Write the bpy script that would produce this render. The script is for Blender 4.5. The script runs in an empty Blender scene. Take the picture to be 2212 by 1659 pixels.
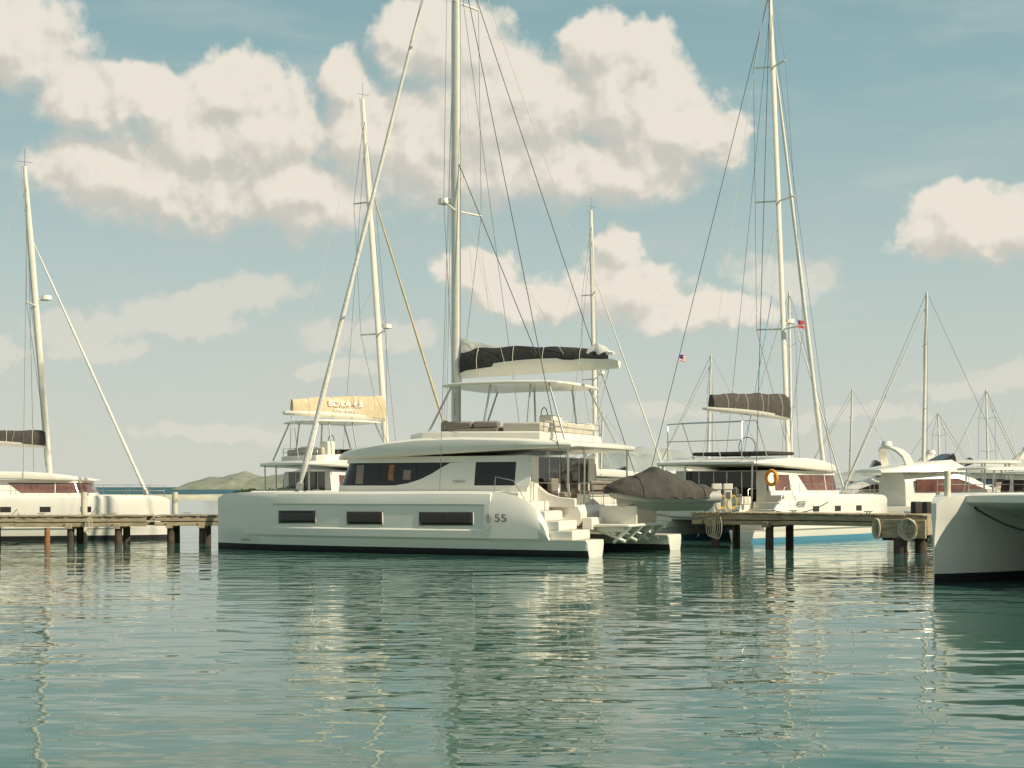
import bpy, math, random, bmesh
from mathutils import Vector, Matrix, noise
random.seed(7)
F=3000.0; CH=2.7; CX=1106.0; HY=1052.0
scene=bpy.context.scene
def W(px,py,d): return Vector(((px-CX)/F*d, d, CH+(HY-py)/F*d))
def lerp(a,b,t): return a+(b-a)*t
def tab(pts,x):
    if x<=pts[0][0]: return pts[0][1]
    for i in range(len(pts)-1):
        if x<=pts[i+1][0]:
            x0,y0=pts[i]; x1,y1=pts[i+1]; t=(x-x0)/(x1-x0)
            m0=(y1-pts[i-1][1])/(x1-pts[i-1][0]) if i>0 else (y1-y0)/(x1-x0)
            m1=(pts[i+2][1]-y0)/(pts[i+2][0]-x0) if i+2<len(pts) else (y1-y0)/(x1-x0)
            h=x1-x0
            return (2*t**3-3*t*t+1)*y0+(t**3-2*t*t+t)*h*m0+(-2*t**3+3*t*t)*y1+(t**3-t*t)*h*m1
    return pts[-1][1]
def lin(pts,x):
    if x<=pts[0][0]: return pts[0][1]
    for i in range(len(pts)-1):
        if x<=pts[i+1][0]:
            x0,y0=pts[i]; x1,y1=pts[i+1]
            return lerp(y0,y1,(x-x0)/(x1-x0))
    return pts[-1][1]
# ---------------------------------------------------------------- materials
def mat(name,col,rough=.5,metal=0.,var=0.,vs=2.,bump=0.,bs=20.,coat=0.,stretch=None,spec=.5):
    m=bpy.data.materials.new(name); m.use_nodes=True
    nt=m.node_tree; b=nt.nodes['Principled BSDF']
    b.inputs['Base Color'].default_value=(*col,1); b.inputs['Roughness'].default_value=rough
    b.inputs['Metallic'].default_value=metal; b.inputs['Coat Weight'].default_value=coat
    b.inputs['Specular IOR Level'].default_value=spec
    if var or bump:
        tc=nt.nodes.new('ShaderNodeTexCoord'); mp=nt.nodes.new('ShaderNodeMapping')
        nt.links.new(tc.outputs['Object'],mp.inputs[0])
        if stretch: mp.inputs['Scale'].default_value=stretch
    if var:
        n=nt.nodes.new('ShaderNodeTexNoise'); n.inputs['Scale'].default_value=vs; n.inputs['Detail'].default_value=6
        n.inputs['Roughness'].default_value=.65
        nt.links.new(mp.outputs[0],n.inputs['Vector'])
        r=nt.nodes.new('ShaderNodeMapRange'); r.inputs[1].default_value=.3; r.inputs[2].default_value=.7
        r.inputs[3].default_value=1-var; r.inputs[4].default_value=1+var*.5
        nt.links.new(n.outputs[0],r.inputs[0])
        mx=nt.nodes.new('ShaderNodeVectorMath'); mx.operation='SCALE'
        mx.inputs[0].default_value=col
        nt.links.new(r.outputs[0],mx.inputs['Scale']); nt.links.new(mx.outputs[0],b.inputs['Base Color'])
    if bump:
        n=nt.nodes.new('ShaderNodeTexNoise'); n.inputs['Scale'].default_value=bs; n.inputs['Detail'].default_value=4
        nt.links.new(mp.outputs[0],n.inputs['Vector'])
        bp=nt.nodes.new('ShaderNodeBump'); bp.inputs['Strength'].default_value=1; bp.inputs['Distance'].default_value=bump
        nt.links.new(n.outputs[0],bp.inputs['Height']); nt.links.new(bp.outputs[0],b.inputs['Normal'])
    return m
GEL=mat('gelcoat',(.80,.755,.655),.28,var=.05,vs=.8,bump=.0025,bs=1.3,coat=.3)
GEL2=mat('gelcoat_cream',(.78,.72,.61),.32,var=.10,vs=1.0,coat=.2)
BLACK=mat('antifouling',(.022,.02,.022),.55,var=.3,vs=3)
BLUE=mat('boot_stripe_blue',(.10,.30,.42),.5)
GLASS=mat('tinted_glass',(.030,.022,.017),.04,spec=.5)
PINK=mat('bronze_glass',(.19,.085,.065),.08,var=.5,vs=1.5,spec=.6)
DARK=mat('interior_dark',(.035,.028,.022),.7)
MAST=mat('painted_mast',(.76,.71,.61),.4,var=.1,vs=3)
ALU=mat('aluminium',(.5,.5,.48),.35,metal=.7)
STEEL=mat('stainless',(.55,.54,.5),.25,metal=.9)
WIRE=mat('rigging_wire',(.16,.155,.15),.4,metal=.4)
WIRED=mat('rigging_dark',(.05,.05,.05),.6)
WIREL=mat('rope_light',(.6,.56,.47),.7)
CANV=mat('canvas_dark',(.040,.037,.034),.9,var=.35,vs=4,bump=.03,bs=5)
CANB=mat('canvas_brown',(.075,.066,.054),.9,var=.3,vs=4,bump=.03,bs=5)
CANT=mat('canvas_tan',(.60,.49,.31),.9,var=.18,vs=3,bump=.02,bs=5)
CANBL=mat('canvas_navy',(.03,.05,.12),.9,var=.2,vs=3)
SAIL=mat('sailcloth',(.78,.74,.65),.7,var=.12,vs=4,bump=.02,bs=6)
CUSH=mat('cushion',(.24,.20,.16),.85,var=.15,vs=5)
CUSHL=mat('cushion_light',(.52,.47,.38),.85,var=.1,vs=5)
TEAK=mat('teak',(.36,.27,.17),.6,var=.2,vs=8)
NET=mat('trampoline_net',(.16,.16,.15),.8)
WOOD=mat('dock_wood',(.42,.34,.22),.85,var=.5,vs=3.0,bump=.01,bs=12,stretch=(.6,3,3))
PILE=mat('piling_wood',(.085,.062,.045),.9,var=.5,vs=3,bump=.02,bs=8)
PILEW=mat('piling_sleeve',(.66,.6,.47),.7,var=.2,vs=3)
RUST=mat('rusty_steel',(.34,.15,.06),.85,var=.5,vs=5)
ORANGE=mat('orange',(.85,.32,.03),.6)
YEL=mat('yellow_hose',(.8,.55,.08),.6)
RED=mat('red_cloth',(.62,.05,.04),.8)
WHITE=mat('white_cloth',(.8,.8,.78),.8)
NAVY=mat('navy',(.03,.05,.16),.8)
CYAN=mat('cyan_rope',(.08,.34,.5),.6)
ROPE=mat('rope',(.55,.48,.35),.9,var=.2,vs=9)
BROPE=mat('black_rope',(.03,.03,.03),.9)
INK=mat('grey_lettering',(.12,.12,.12),.5)
TUBE=mat('hypalon_grey',(.42,.40,.36),.6,var=.1,vs=4)
# ---------------------------------------------------------------- mesh helpers
def link(o,parent):
    scene.collection.objects.link(o)
    if parent: o.parent=parent
    return o
def empty(name,loc=(0,0,0),rz=0):
    o=bpy.data.objects.new(name,None); o.location=loc; o.rotation_euler=(0,0,rz); o.empty_display_size=.5
    return link(o,None)
def mk(name,v,f,mats,parent=None,ang=35,fm=None,bev=0):
    me=bpy.data.meshes.new(name); me.from_pydata([tuple(p) for p in v],[],f)
    if not isinstance(mats,(list,tuple)): mats=[mats]
    for m in mats: me.materials.append(m)
    if fm:
        for i,p in enumerate(me.polygons): p.material_index=fm[i]
    bm=bmesh.new(); bm.from_mesh(me)
    bmesh.ops.remove_doubles(bm,verts=bm.verts,dist=1e-5)
    bmesh.ops.recalc_face_normals(bm,faces=bm.faces)
    for fc in bm.faces: fc.smooth=True
    for e in bm.edges:
        if len(e.link_faces)==2 and e.calc_face_angle(0)>math.radians(ang): e.smooth=False
    bm.to_mesh(me); bm.free()
    o=bpy.data.objects.new(name,me); link(o,parent)
    if bev:
        md=o.modifiers.new('b','BEVEL'); md.width=bev; md.segments=2; md.limit_method='ANGLE'; md.harden_normals=False
    return o
def loftdata(rings,caps=True):
    n=len(rings[0]); v=[p for r in rings for p in r]; f=[]
    for i in range(len(rings)-1):
        for j in range(n):
            k=(j+1)%n; f.append((i*n+j,i*n+k,(i+1)*n+k,(i+1)*n+j))
    if caps: f.append(tuple(range(n))); f.append(tuple((len(rings)-1)*n+j for j in range(n)))
    return v,f
def loft(name,rings,m,parent=None,caps=True,ang=35,bev=0):
    v,f=loftdata(rings,caps); return mk(name,v,f,m,parent,ang,bev=bev)
class Bag:
    def __init__(s): s.v=[]; s.f=[]
    def add(s,v,f):
        o=len(s.v); s.v+= [tuple(p) for p in v]; s.f+=[tuple(i+o for i in q) for q in f]
    def box(s,x0,x1,y0,y1,z0,z1,T=None):
        v=[(x,y,z) for x in (x0,x1) for y in (y0,y1) for z in (z0,z1)]
        if T: v=[T(*p) for p in v]
        s.add(v,[(0,1,3,2),(4,6,7,5),(0,4,5,1),(2,3,7,6),(0,2,6,4),(1,5,7,3)])
    def cyl(s,p0,p1,r0,r1=None,n=10,sx=1.0):
        r1=r0 if r1 is None else r1
        p0=Vector(p0);p1=Vector(p1);d=(p1-p0).normalized()
        a=d.cross(Vector((0,1,0)) if abs(d.y)<.9 else Vector((1,0,0))).normalized(); b=d.cross(a)
        rs=[]
        for p,r in ((p0,r0),(p1,r1)):
            rs.append([p+a*math.cos(t)*r*sx+b*math.sin(t)*r for t in [2*math.pi*i/n for i in range(n)]])
        s.add(*loftdata(rs))
    def out(s,name,m,parent=None,bev=0,ang=35): return mk(name,s.v,s.f,m,parent,ang,bev=bev)
def tubes(name,paths,r,m,parent=None,res=2,cyc=False):
    c=bpy.data.curves.new(name,'CURVE'); c.dimensions='3D'; c.bevel_depth=r; c.bevel_resolution=res; c.use_fill_caps=True
    for p in paths:
        sp=c.splines.new('POLY'); sp.points.add(len(p)-1)
        for i,q in enumerate(p): sp.points[i].co=(*q,1)
        sp.use_smooth=True; sp.use_cyclic_u=cyc
    c.materials.append(m)
    o=bpy.data.objects.new(name,c); return link(o,parent)
def txt(name,body,size,loc,rot,m,parent,ex=.004,sx=1):
    c=bpy.data.curves.new(name,'FONT'); c.body=body; c.size=size; c.extrude=ex; c.align_x='CENTER'; c.align_y='CENTER'
    c.materials.append(m); o=bpy.data.objects.new(name,c); o.location=loc; o.rotation_euler=rot; o.scale=(sx,1,1)
    return link(o,parent)
def sag(a,b,s,n=10):
    a=Vector(a);b=Vector(b); return [a.lerp(b,i/n)-Vector((0,0,s*4*(i/n)*(1-i/n))) for i in range(n+1)]
def flag(name,p,w,h,parent,kind):
    p=Vector(p); nx=12; ny=7 if kind=='us' else 4
    v=[];f=[];fm=[]
    for i in range(nx+1):
        for j in range(ny+1):
            u=i/nx
            v.append((p.x+w*u*.9,p.y+.08*math.sin(u*7),p.z-h*j/ny-.25*h*u*u))
    for i in range(nx):
        for j in range(ny):
            a=i*(ny+1)+j; f.append((a,a+1,a+ny+2,a+ny+1))
            if kind=='us': fm.append(2 if (i<nx*.42 and j<4) else (j%2))
            else: fm.append(2 if (i<nx*.4 and j<2) else 0)
    return mk(name,v,f,[RED,WHITE,NAVY],parent,180,fm)
# ---------------------------------------------------------------- catamaran
WT=[(0,.98),(2,1.08),(5,1.15),(10.5,1.15),(13,1.06),(15,.84),(16.7,.47),(17.8,.13),(18.1,.04)]
SHEER=[(1.88,.70),(1.97,1.1),(2.15,1.52),(2.45,1.9),(2.9,2.2),(3.6,2.43),(4.5,2.53),(10,2.52),(15,2.5),(16.8,2.46),(17.7,2.38),(18.1,2.22)]
GN=[(-.5,.2),(-.15,.64),(.27,.82),(.60,.885),(.70,.975),(.98,.99),(1.04,.992),(1.5,1.0),(1.93,1.0),(2.0,1.0),(2.25,.985),(2.4,.95),(2.5,.87)]
GF=[(-.5,.2),(-.15,.5),(.27,.60),(.60,.66),(.9,.72),(1.3,.80),(1.85,.93),(2.0,1.0),(2.5,1.0)]
def catamaran(name,org,head,L=18.1,B=9.5,H=2.5,kr=1.0,mastz=28,masts=8.24,rake=.0,boomz=7.45,boomx=(.7,7.95),cover=CANV,
              coverh=.8,boomh=.42,fly=True,bimini=True,glass=PINK,stripe=BLACK,flare=False,rails=True,stay=(16.3,10.6,25.4),jib=SAIL,jibr=.13,spr=None,side=1,det=False,gel=GEL,sail=True):
    root=empty(name,(org[0],org[1],0),math.radians(head))
    kx,ky,kz=L/18.1,B/9.5,H/2.5
    def T(s,y,z):
        zz=z if z<=2.5 else 2.5+(z-2.5)*kr
        return (s*kx,y*ky,zz*kz)
    G=GF if flare else GN
    yc=3.6
    def gz(z,top):
        if top<1: return lin(G,min(z,.7))
        if z<.72: return lin(G,z)
        return lin(G,.72+(z-.72)/(top-.72)*(2.5-.72))
    def inset(s,z):
        if not det: return 0
        a=lin([(4.55,0),(4.65,1),(14.55,1),(14.65,0)],s); b=lin([(.98,0),(1.04,1),(1.93,1),(2.0,0)],z)
        return .055*a*b
    def surf(s,z,sgn):
        return sgn*(yc+tab(WT,s)*gz(z,tab(SHEER,max(s,4.5)))-inset(s,z))
    base_ss=[4.2,4.3,4.55,4.65]+[4.8+.5*i for i in range(0,19)]+[14.3,14.55,14.65,15,15.4,15.8,16.2,16.5,16.9,17.2,17.5,17.75,17.95,18.06,18.1]
    for sg,nm in ((1,'port_hull'),(-1,'starboard_hull')):
        st0=.32 if (det and sg>0) else (-.5 if det else 0)
        rings=[]
        for s in [st0,st0+.05]+[a for a in (.5,1,1.5,1.9,2.5,3.2)]+base_ss:
            top=.66 if s<=4.2 else tab(SHEER,s)
            if s==st0: top=.55
            w=tab(WT,s)
            prof=[]
            for gi_,(z,g) in enumerate(G):
                if top<1:
                    z2=min(z,top-.012*(len(G)-1-gi_)) if z>.2 else z; g2=lin(G,min(z2,.7))
                    if z2>=top-.013: g2-=.02
                else:
                    z2=z if z<.7 else .72+(z-.72)/(2.5-.72)*(top-.72); g2=g
                if s==st0: g2*=.97
                keel=1.0
                if s>17 : keel=max(.0,1-(s-17)/1.1*.35)
                if z2<0: z2*=keel
                a=g2*w
                if top>1: a-=inset(s,z)
                if flare: a+=lin([(1.5,0),(2.0,.16),(2.12,.20),(2.5,.18)],z)*lin([(9,0),(12,1),(17.5,1),(18.1,.4)],s)
                prof.append((a,z2))
            r=[T(s,sg*yc+a,z) for a,z in prof]+[T(s,sg*yc-a,z) for a,z in reversed(prof)]
            rings.append(r)
        v,f=loftdata(rings)
        zlim=.28*kz
        fm=[1 if sum(v[i][2] for i in q)/len(q)<zlim*.72 and len(q)==4 else 0 for q in f]
        mk(nm,v,f,[gel,stripe],root,24,fm)
        rings=[]
        for s in [1.86,1.9,1.97,2.06,2.15,2.3,2.45,2.7,2.9,3.2,3.6,4.0,4.35]:
            tp=max(tab(SHEER,s),.68); zs=[.55,.60,.70,lerp(.72,tp,.35),lerp(.72,tp,.75),tp]
            o_=[]; i_=[]
            for k,z in enumerate(zs):
                z=min(z,tp-.002*(5-k))
                w=tab(WT,s)*gz(z,tp if tp>1 else 2.5)
                if k==5: w-=.03
                o_.append(T(s,sg*(yc+w+.004),z)); i_.append(T(s,sg*(yc+w-.15),z))
            rings.append(o_+i_[::-1])
        loft('quarter_wing',rings,gel,root,ang=40)
        bg=Bag(); n=5; sb=.95
        for i in range(n):
            s0=sb+i*.56; z0=.662+i*.37
            bg.box(s0,4.33,sg*yc-1.0,sg*yc+(.80 if s0<1.9 else .86),z0,z0+.368,T)
        bg.out('transom_steps',gel,root,bev=.035)
        bg=Bag()
        for i in range(n-1): bg.box(sb+.05+i*.56,sb+.5+i*.56,sg*yc-.85,sg*yc+.66,1.03+i*.37,1.04+i*.37,T)
        bg.box(st0+.15,.9,sg*yc-.75,sg*yc+.75,.662,.670,T)
        bg.out('step_treads',CUSHL if det else TEAK,root)
        if not det and not flare:
            bg=Bag()
            for s in (6.3,9.0,11.8):
                y=surf(s+.3,1.75,sg); bg.box(s,s+.75,y-.03 if sg>0 else y-.012,y+.012 if sg>0 else y+.03,1.6,1.9,T)
            bg.out('hull_windows',GLASS,root)
    def slab(nm,st,m,y0=0,e=.08,cam=.03):
        rings=[]
        for (s,w,zb,zt) in st:
            h=zt-zb; c=min(e,h*.45,w*.4)
            P=[(-w+c,zb),(w-c,zb),(w-c*.3,zb+c*.4),(w,zb+h*.45),(w-c*.2,zt-c*.6),(w-c,zt-.0),(w*.5,zt+cam*.8),(0,zt+cam),(-w*.5,zt+cam*.8),(-w+c,zt),(-w+c*.2,zt-c*.6),(-w,zb+h*.45),(-w+c*.3,zb+c*.4)]
            rings.append([T(s,y0+a,z) for a,z in P])
        return loft(nm,rings,m,root,ang=28)
    slab('bridge_deck',[(4.34,2.7,.95,2.46),(12.5,2.7,.95,2.46),(13.6,2.7,1.3,2.46),(14.0,2.7,1.9,2.4)],gel)
    slab('cockpit_sole',[(1.35,2.6,1.35,1.7),(1.5,2.6,1.15,1.98),(4.3,2.6,.98,2.0)],gel)
    if flare:
        slab('foredeck',[(14.02,3.0,1.75,2.46),(15.5,3.1,2.0,2.46),(16.8,3.2,2.15,2.46),(17.0,3.2,2.25,2.42)],gel)
    else:
        bg=Bag(); bg.box(14.0,16.4,-2.7,2.7,2.33,2.345,T); bg.out('trampoline',NET,root)
        tubes('crossbeam',[[T(16.5,-3.4,2.4),T(16.5,3.4,2.4)]],.13,MAST,root)
        tubes('bow_longeron',[[T(14.0,0,2.3),T(16.9,0,2.36)]],.09,MAST,root)
    def outline(k,sa):
        pts=[(sa,3.66*k)]
        for i in range(0,25):
            ph=math.radians(90-i*7.5); x=11.0+1.9*k*max(0,math.cos(ph))**.65
            pts.append((x-(1-k)*6,3.66*k*math.sin(ph)))
        pts.append((sa,-3.66*k)); return pts
    def layer(nm,k0,z0,k1,z1,m,sa=3.2):
        o0=outline(k0,sa);o1=outline(k1,sa)
        loft(nm,[[T(x,y,z0) for x,y in o0],[T(x,y,z1) for x,y in o1]],m,root,ang=30)
    layer('cabin_base',1.0,2.44,.995,2.76,gel)
    layer('saloon_windows',.985,2.76,.94,3.70,glass)
    layer('cabin_top_band',.955,3.70,.94,3.95,gel)
    def panel(nm,pts,m,off=.03):
        for sg in (1,-1):
            def yy(z): return 3.66*lerp(.985,.94,(z-2.76)/.94)
            a=[T(s,sg*(yy(z)+off),z) for s,z in pts]; b=[T(s,sg*(yy(z)-.05),z) for s,z in pts]
            loft(nm,[a,b],m,root)
    if det: panel('cabin_side_panel',[(9.3,2.75),(8.6,2.85),(8.0,3.02),(7.5,3.25),(7.1,3.48),(6.7,3.68),(5.55,3.72),(5.55,2.75)],gel)
    else: panel('cabin_side_panel',[(7.6,2.75),(6.6,3.72),(5.6,3.72),(5.6,2.75)],gel)
    panel('cabin_aft_post',[(3.75,2.75),(3.75,3.72),(3.1,3.72),(3.1,2.75)],gel)
    panel('window_mullion',[(10.0,2.78),(10.0,3.68),(9.93,3.68),(9.93,2.78)],gel if not det else DARK,.012)
    panel('window_mullion',[(8.3,3.0),(8.3,3.68),(8.24,3.68),(8.24,3.0)],DARK,.012)
    if det:
        panel('window_patch',[(11.1,2.82),(11.1,3.62),(10.75,3.62),(10.75,2.82)],CUSH,.010)  # brown and rust-coloured patches laid over the saloon glass
        panel('window_patch',[(9.55,3.0),(9.55,3.62),(9.3,3.62),(9.3,2.95)],RUST,.010)
        panel('window_patch',[(8.85,3.0),(8.85,3.4),(8.5,3.4),(8.5,3.0)],CUSH,.010)
    bg=Bag()
    for y in (-2.7,-1.6,-.5,.5,1.6,2.7): bg.box(3.14,3.2,y-.04,y+.04,2.0,3.9,T)
    bg.box(3.12,3.24,-3.4,-2.7,2.0,3.9,T); bg.box(3.12,3.24,2.72,3.4,2.0,3.9,T)
    bg.out('saloon_door_frames',gel,root)
    bg=Bag(); bg.box(3.16,3.19,-2.7,2.7,2.0,3.9,T); bg.out('saloon_doors',GLASS,root)
    slab('cabin_roof',[(1.2,3.2,4.30,4.40),(1.35,3.65,4.26,4.46),(2,3.9,4.22,4.52),(3.5,3.98,4.18,4.62),(6,3.98,4.08,4.70),(8,3.96,3.99,4.68),(9.5,3.9,3.93,4.56),(11,3.72,3.88,4.36),(12,3.2,3.86,4.17),(12.6,2.5,3.86,4.05),(13.0,1.5,3.87,3.98)],gel,e=.16,cam=.06)
    tubes('cockpit_posts',[[T(1.6,3.3,2.3),T(1.6,3.35,4.3)],[T(1.6,-3.3,2.3),T(1.6,-3.35,4.3)],[T(1.6,1.6,2.0),T(1.6,1.6,4.3)]],.045,STEEL,root)
    bg=Bag()
    bg.box(1.5,2.1,-2.4,1.2,2.0,2.42,T); bg.box(2.1,3.0,-2.5,-1.9,2.0,2.42,T); bg.out('cockpit_sofa_base',gel,root,bev=.04)
    bg=Bag(); bg.box(1.55,2.1,-2.3,1.1,2.42,2.56,T); bg.box(1.45,1.6,-2.3,1.1,2.56,2.95,T); bg.box(2.15,2.9,1.6,2.3,2.3,2.5,T); bg.box(2.7,2.95,1.6,2.3,2.5,3.05,T)
    bg.out('cockpit_cushions',CUSH,root,bev=.05)
    if det:
        loft('cockpit_coaming',[[T(s,y,z) for s,z in ((4.3,2.45),(4.3,2.98),(3.6,2.95),(3.1,2.75),(2.7,2.45),(2.2,2.3),(1.5,2.25),(1.5,1.9),(3.0,1.9))] for y in (2.62,2.82)],gel,root,bev=.03)
    rp=[]
    for y in (-2.5,-1.2,0,1.2,2.5): rp.append([T(1.4,y,1.95),T(1.4,y,2.85)])
    rp+= [[T(1.4,-2.5,z),T(1.4,2.5,z)] for z in (2.4,2.85)]
    for sg in (1,-1):
        rp+= [[T(4.2,sg*4.55,2.5),T(4.15,sg*4.55,3.1),T(3.4,sg*4.5,2.95),T(2.9,sg*4.5,2.2)],[T(2.3,sg*2.6,2.0),T(2.3,sg*2.6,2.85),T(4.0,sg*2.65,2.9)]]
    tubes('stern_rails',rp,.018,STEEL,root)
    if rails:
        rp=[]
        for sg in (1,-1):
            line=[]
            for s in (5,7,9,11,13,15,16.6,17.7):
                y=sg*(yc+tab(WT,s)*.85); a=T(s,y,2.45); z=a[2]+.6
                rp.append([a,(a[0],a[1],z)]); line.append((a[0],a[1],z))
            rp.append(line); rp.append([(a,b,c-.3) for a,b,c in line])
        tubes('lifelines',rp,.012,STEEL,root)
    if fly:
        slab('flybridge_coaming',[(2.5,2.6,4.5,4.86),(3,2.9,4.5,4.92),(8.3,2.9,4.5,5.0),(9.2,2.3,4.5,4.9),(9.6,1.3,4.5,4.75)],gel)
        bg=Bag(); bg.box(4.9,7.3,1.6,2.75,4.9,5.12,T); bg.box(4.9,6.05,2.45,2.75,5.12,5.38,T); bg.box(6.1,7.3,2.45,2.75,5.12,5.38,T); bg.box(7.3,7.55,-.5,2.75,4.9,5.38,T)
        bg.out('flybridge_sofa',CUSH,root,bev=.08)
        bg=Bag(); bg.box(3.0,4.7,1.9,2.75,4.9,5.3,T); bg.box(2.9,3.2,-2.6,1.5,4.9,5.35,T); bg.out('sun_lounger',CUSHL,root,bev=.07)
        bg=Bag(); bg.box(3.9,4.5,-1.6,-.4,4.9,5.75,T); bg.box(3.0,3.7,-.2,.9,4.9,5.45,T); bg.out('helm_console',gel,root,bev=.08)
        x,y,z=T(4.5,-1,5.75); tubes('helm_wheel',[[(x,y+.35*math.cos(a),z+.35*math.sin(a)) for a in [i*math.pi/10 for i in range(20)]]],.02,DARK,root,cyc=True)
        tubes('flybridge_rail',[[T(2.7,2.7,4.9),T(2.7,2.7,5.35),T(2.6,-2.6,5.35),T(2.6,-2.6,4.9)],[T(2.7,2.7,5.12),T(2.6,-2.6,5.12)]],.02,STEEL,root)
    if bimini:
        slab('bimini_hardtop',[(2.35,1.7,6.88,6.93),(2.5,2.25,6.87,6.96),(3.0,2.5,6.87,6.99),(4.5,2.58,6.89,7.02),(6,2.58,6.89,7.03),(7.2,2.5,6.87,6.99),(7.75,2.2,6.87,6.96),(7.95,1.6,6.88,6.93)],gel,e=.05,cam=.06)
        pp=[]
        for sg in (1,-1):
            y=sg*2.2
            pp+=[[T(7.3,y,6.88),T(8.3,sg*2.6,4.75)],[T(5.5,y,6.88),T(5.65,sg*2.7,4.9)],[T(3.7,y,6.88),T(3.65,sg*2.7,4.9)],[T(2.9,y,6.88),T(1.95,sg*2.8,4.6)]]
        tubes('bimini_posts',pp,.045,STEEL,root)
    mz0=T(0,0,4.4 if fly else 4.3)[2]; mx=masts*kx
    def mp(z): return (mx-rake*(z-mz0)/(mastz-mz0),0,z)
    if not sail: return root,T,surf,mp
    rings=[]
    for k in range(9):
        z=lerp(mz0,mastz,k/8); c=mp(z); tp=1 if k<7 else (1-.2*(k-6))
        rings.append([(c[0]+.21*ky*tp*math.cos(a),.125*ky*tp*math.sin(a),z) for a in [i*math.pi/8 for i in range(16)]])
    loft('mast',rings,MAST,root,ang=60)
    tubes('mast_track',[[(mp(mz0+.5)[0]-.23*ky,0,mz0+.5),(mp(mastz)[0]-.22*ky,0,mastz)]],.02,ALU,root)
    spr=spr or [.36,.68]
    rg=[];sb=[]
    chain=T(masts-1.5,4.3,2.5)
    for i,fz in enumerate(spr):
        z=lerp(mz0,mastz,fz); c=mp(z)
        for sg in (1,-1):
            tip=(c[0]-.35,sg*(1.55-.25*i)*ky*1.15,z+.06)
            sb.append([c,tip])
    for sg in (1,-1):
        ch=(chain[0],sg*chain[1],chain[2]); top=mp(lerp(mz0,mastz,.9))
        rg.append([ch,top])
        tips=[(mp(lerp(mz0,mastz,fz))[0]-.35,sg*(1.55-.25*i)*ky*1.15,lerp(mz0,mastz,fz)+.06) for i,fz in enumerate(spr)]
        rg.append([mp(mz0+.8)]+tips+[mp(lerp(mz0,mastz,.95))])
    tubes('spreaders',sb,.045,MAST,root)
    tubes('shrouds',rg,.011,WIRE,root,res=1)
    z=lerp(mz0,mastz,spr[0])+.35
    bg=Bag(); c=mp(z); bg.cyl((c[0]+.55,0,z),(c[0]+.55,0,z+.22),.3,.26,16); bg.box(c[0]+.15,c[0]+.6,-.06,.06,z-.06,z); bg.out('radar_dome',GEL,root,ang=40)
    s0,s1,zt=stay; a=Vector((s0*kx,0,T(0,0,2.6)[2])); b=Vector((mp(zt)[0]+s1,0,zt))
    rings=[]
    d=(b-a)
    for k in range(25):
        t=k/24; p=a+d*t; r=jibr*(1-.55*t)*(1+.12*math.sin(k*1.7)) if k>0 else .05
        if t>.93: r=.03
        rings.append([(p.x+r*math.cos(q),p.y+r*math.sin(q),p.z) for q in [i*math.pi/5 for i in range(10)]])
    loft('furled_jib',rings,jib,root,ang=60)
    bg=Bag(); bg.cyl(a,a+d.normalized()*.3,.16,.16,12); bg.out('furler_drum',ALU,root)
    x0,x1=boomx[0]*kx,boomx[1]*kx; rings=[];rc=[]
    n=26
    for k in range(n+1):
        t=k/n; x=lerp(x1,x0,t); z=boomz+(.18 if side>0 else .25)*t
        hb=boomh*(.8+.4*math.sin(math.pi*min(1,t*1.1))) if 0<k<n else boomh*.6; wb=.16+.08*math.sin(math.pi*t)
        rings.append([(x,-.05,z),(x,.05,z),(x,wb,z+hb*.6),(x,wb*1.1,z+hb),(x,-wb*1.1,z+hb),(x,-wb,z+hb*.6)])
        if t<.93:
            u=t/.93
            hh=coverh*(1-.45*u)*(1+.07*noise.noise(Vector((x*1.3,mastz,2))))+.022*math.sin(u*19)
            zz=z+hb*.75; wc=.20+.03*math.sin(u*11)
            rc.append([(x,wc,zz),(x,wc*1.2,zz+hh*.35),(x,wc*.85,zz+hh*.75),(x,.07,zz+hh),(x,-.07,zz+hh*.97),(x,-wc*.85,zz+hh*.72),(x,-wc*1.2,zz+hh*.35),(x,-wc,zz)])
    loft('boom',rings,gel,root,ang=50); loft('sail_cover',rc,cover,root,ang=60)
    bt=[]
    for t in (.12,.35,.55,.78):
        k=int(t*n); r=rc[k]; cx=r[0][0]
        bt.append([(p[0],p[1]*1.04,p[2]+.01) for p in r]+[(cx,-.25,boomz+.15),(cx,.25,boomz+.15),(r[0][0],r[0][1]*1.04,r[0][2])])
    tubes('cover_lashings',bt,.014,WIREL,root,res=1)
    lz=[]
    for t in (.3,.7):
        x=lerp(x1,x0,t)
        for sg in (1,-1): lz.append([(x,sg*.25,boomz+boomh),mp(lerp(mz0,mastz,.5))])
    tubes('lazy_jacks',lz,.008,WIREL,root,res=1)
    tubes('topping_lift',[[(x0+.1,0,boomz+.5),mp(mastz*.97)]],.012,WIREL,root,res=1)
    tubes('mainsheet',[[(x0+.5,.1,boomz+.2),T(2.2,.7,4.5)],[(x0+.5,-.1,boomz+.2),T(2.2,-.7,4.5)]],.018,WIREL,root,res=1)
    tubes('mast_antenna',[[mp(mastz),(mp(mastz)[0],0,mastz+.9)],[(mp(mastz)[0]-.3,0,mastz+.25),(mp(mastz)[0]+.4,0,mastz+.22)]],.012,WIRE,root,res=1)
    return root,T,surf,mp
TH=math.radians(25); cS,sN=math.cos(TH),math.sin(TH); X0,Y0=3.03,52.3
def q(px,py,t):
    dx=px-CX; s=(F*(X0+t*sN)-dx*(Y0+t*cS))/(dx*sN+F*cS); Y=Y0+s*sN+t*cS
    return (s,4.75-t,CH+(HY-py)/F*Y)
main,T,surf,mp=catamaran('sailing_catamaran',(X0+4.75*sN,Y0+4.75*cS),155,glass=GLASS,det=True,rails=False,mastz=28.5,stay=(16.3,.9,26.5),spr=[.425,.80],coverh=.92,boomh=.5,boomz=7.38)
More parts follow.
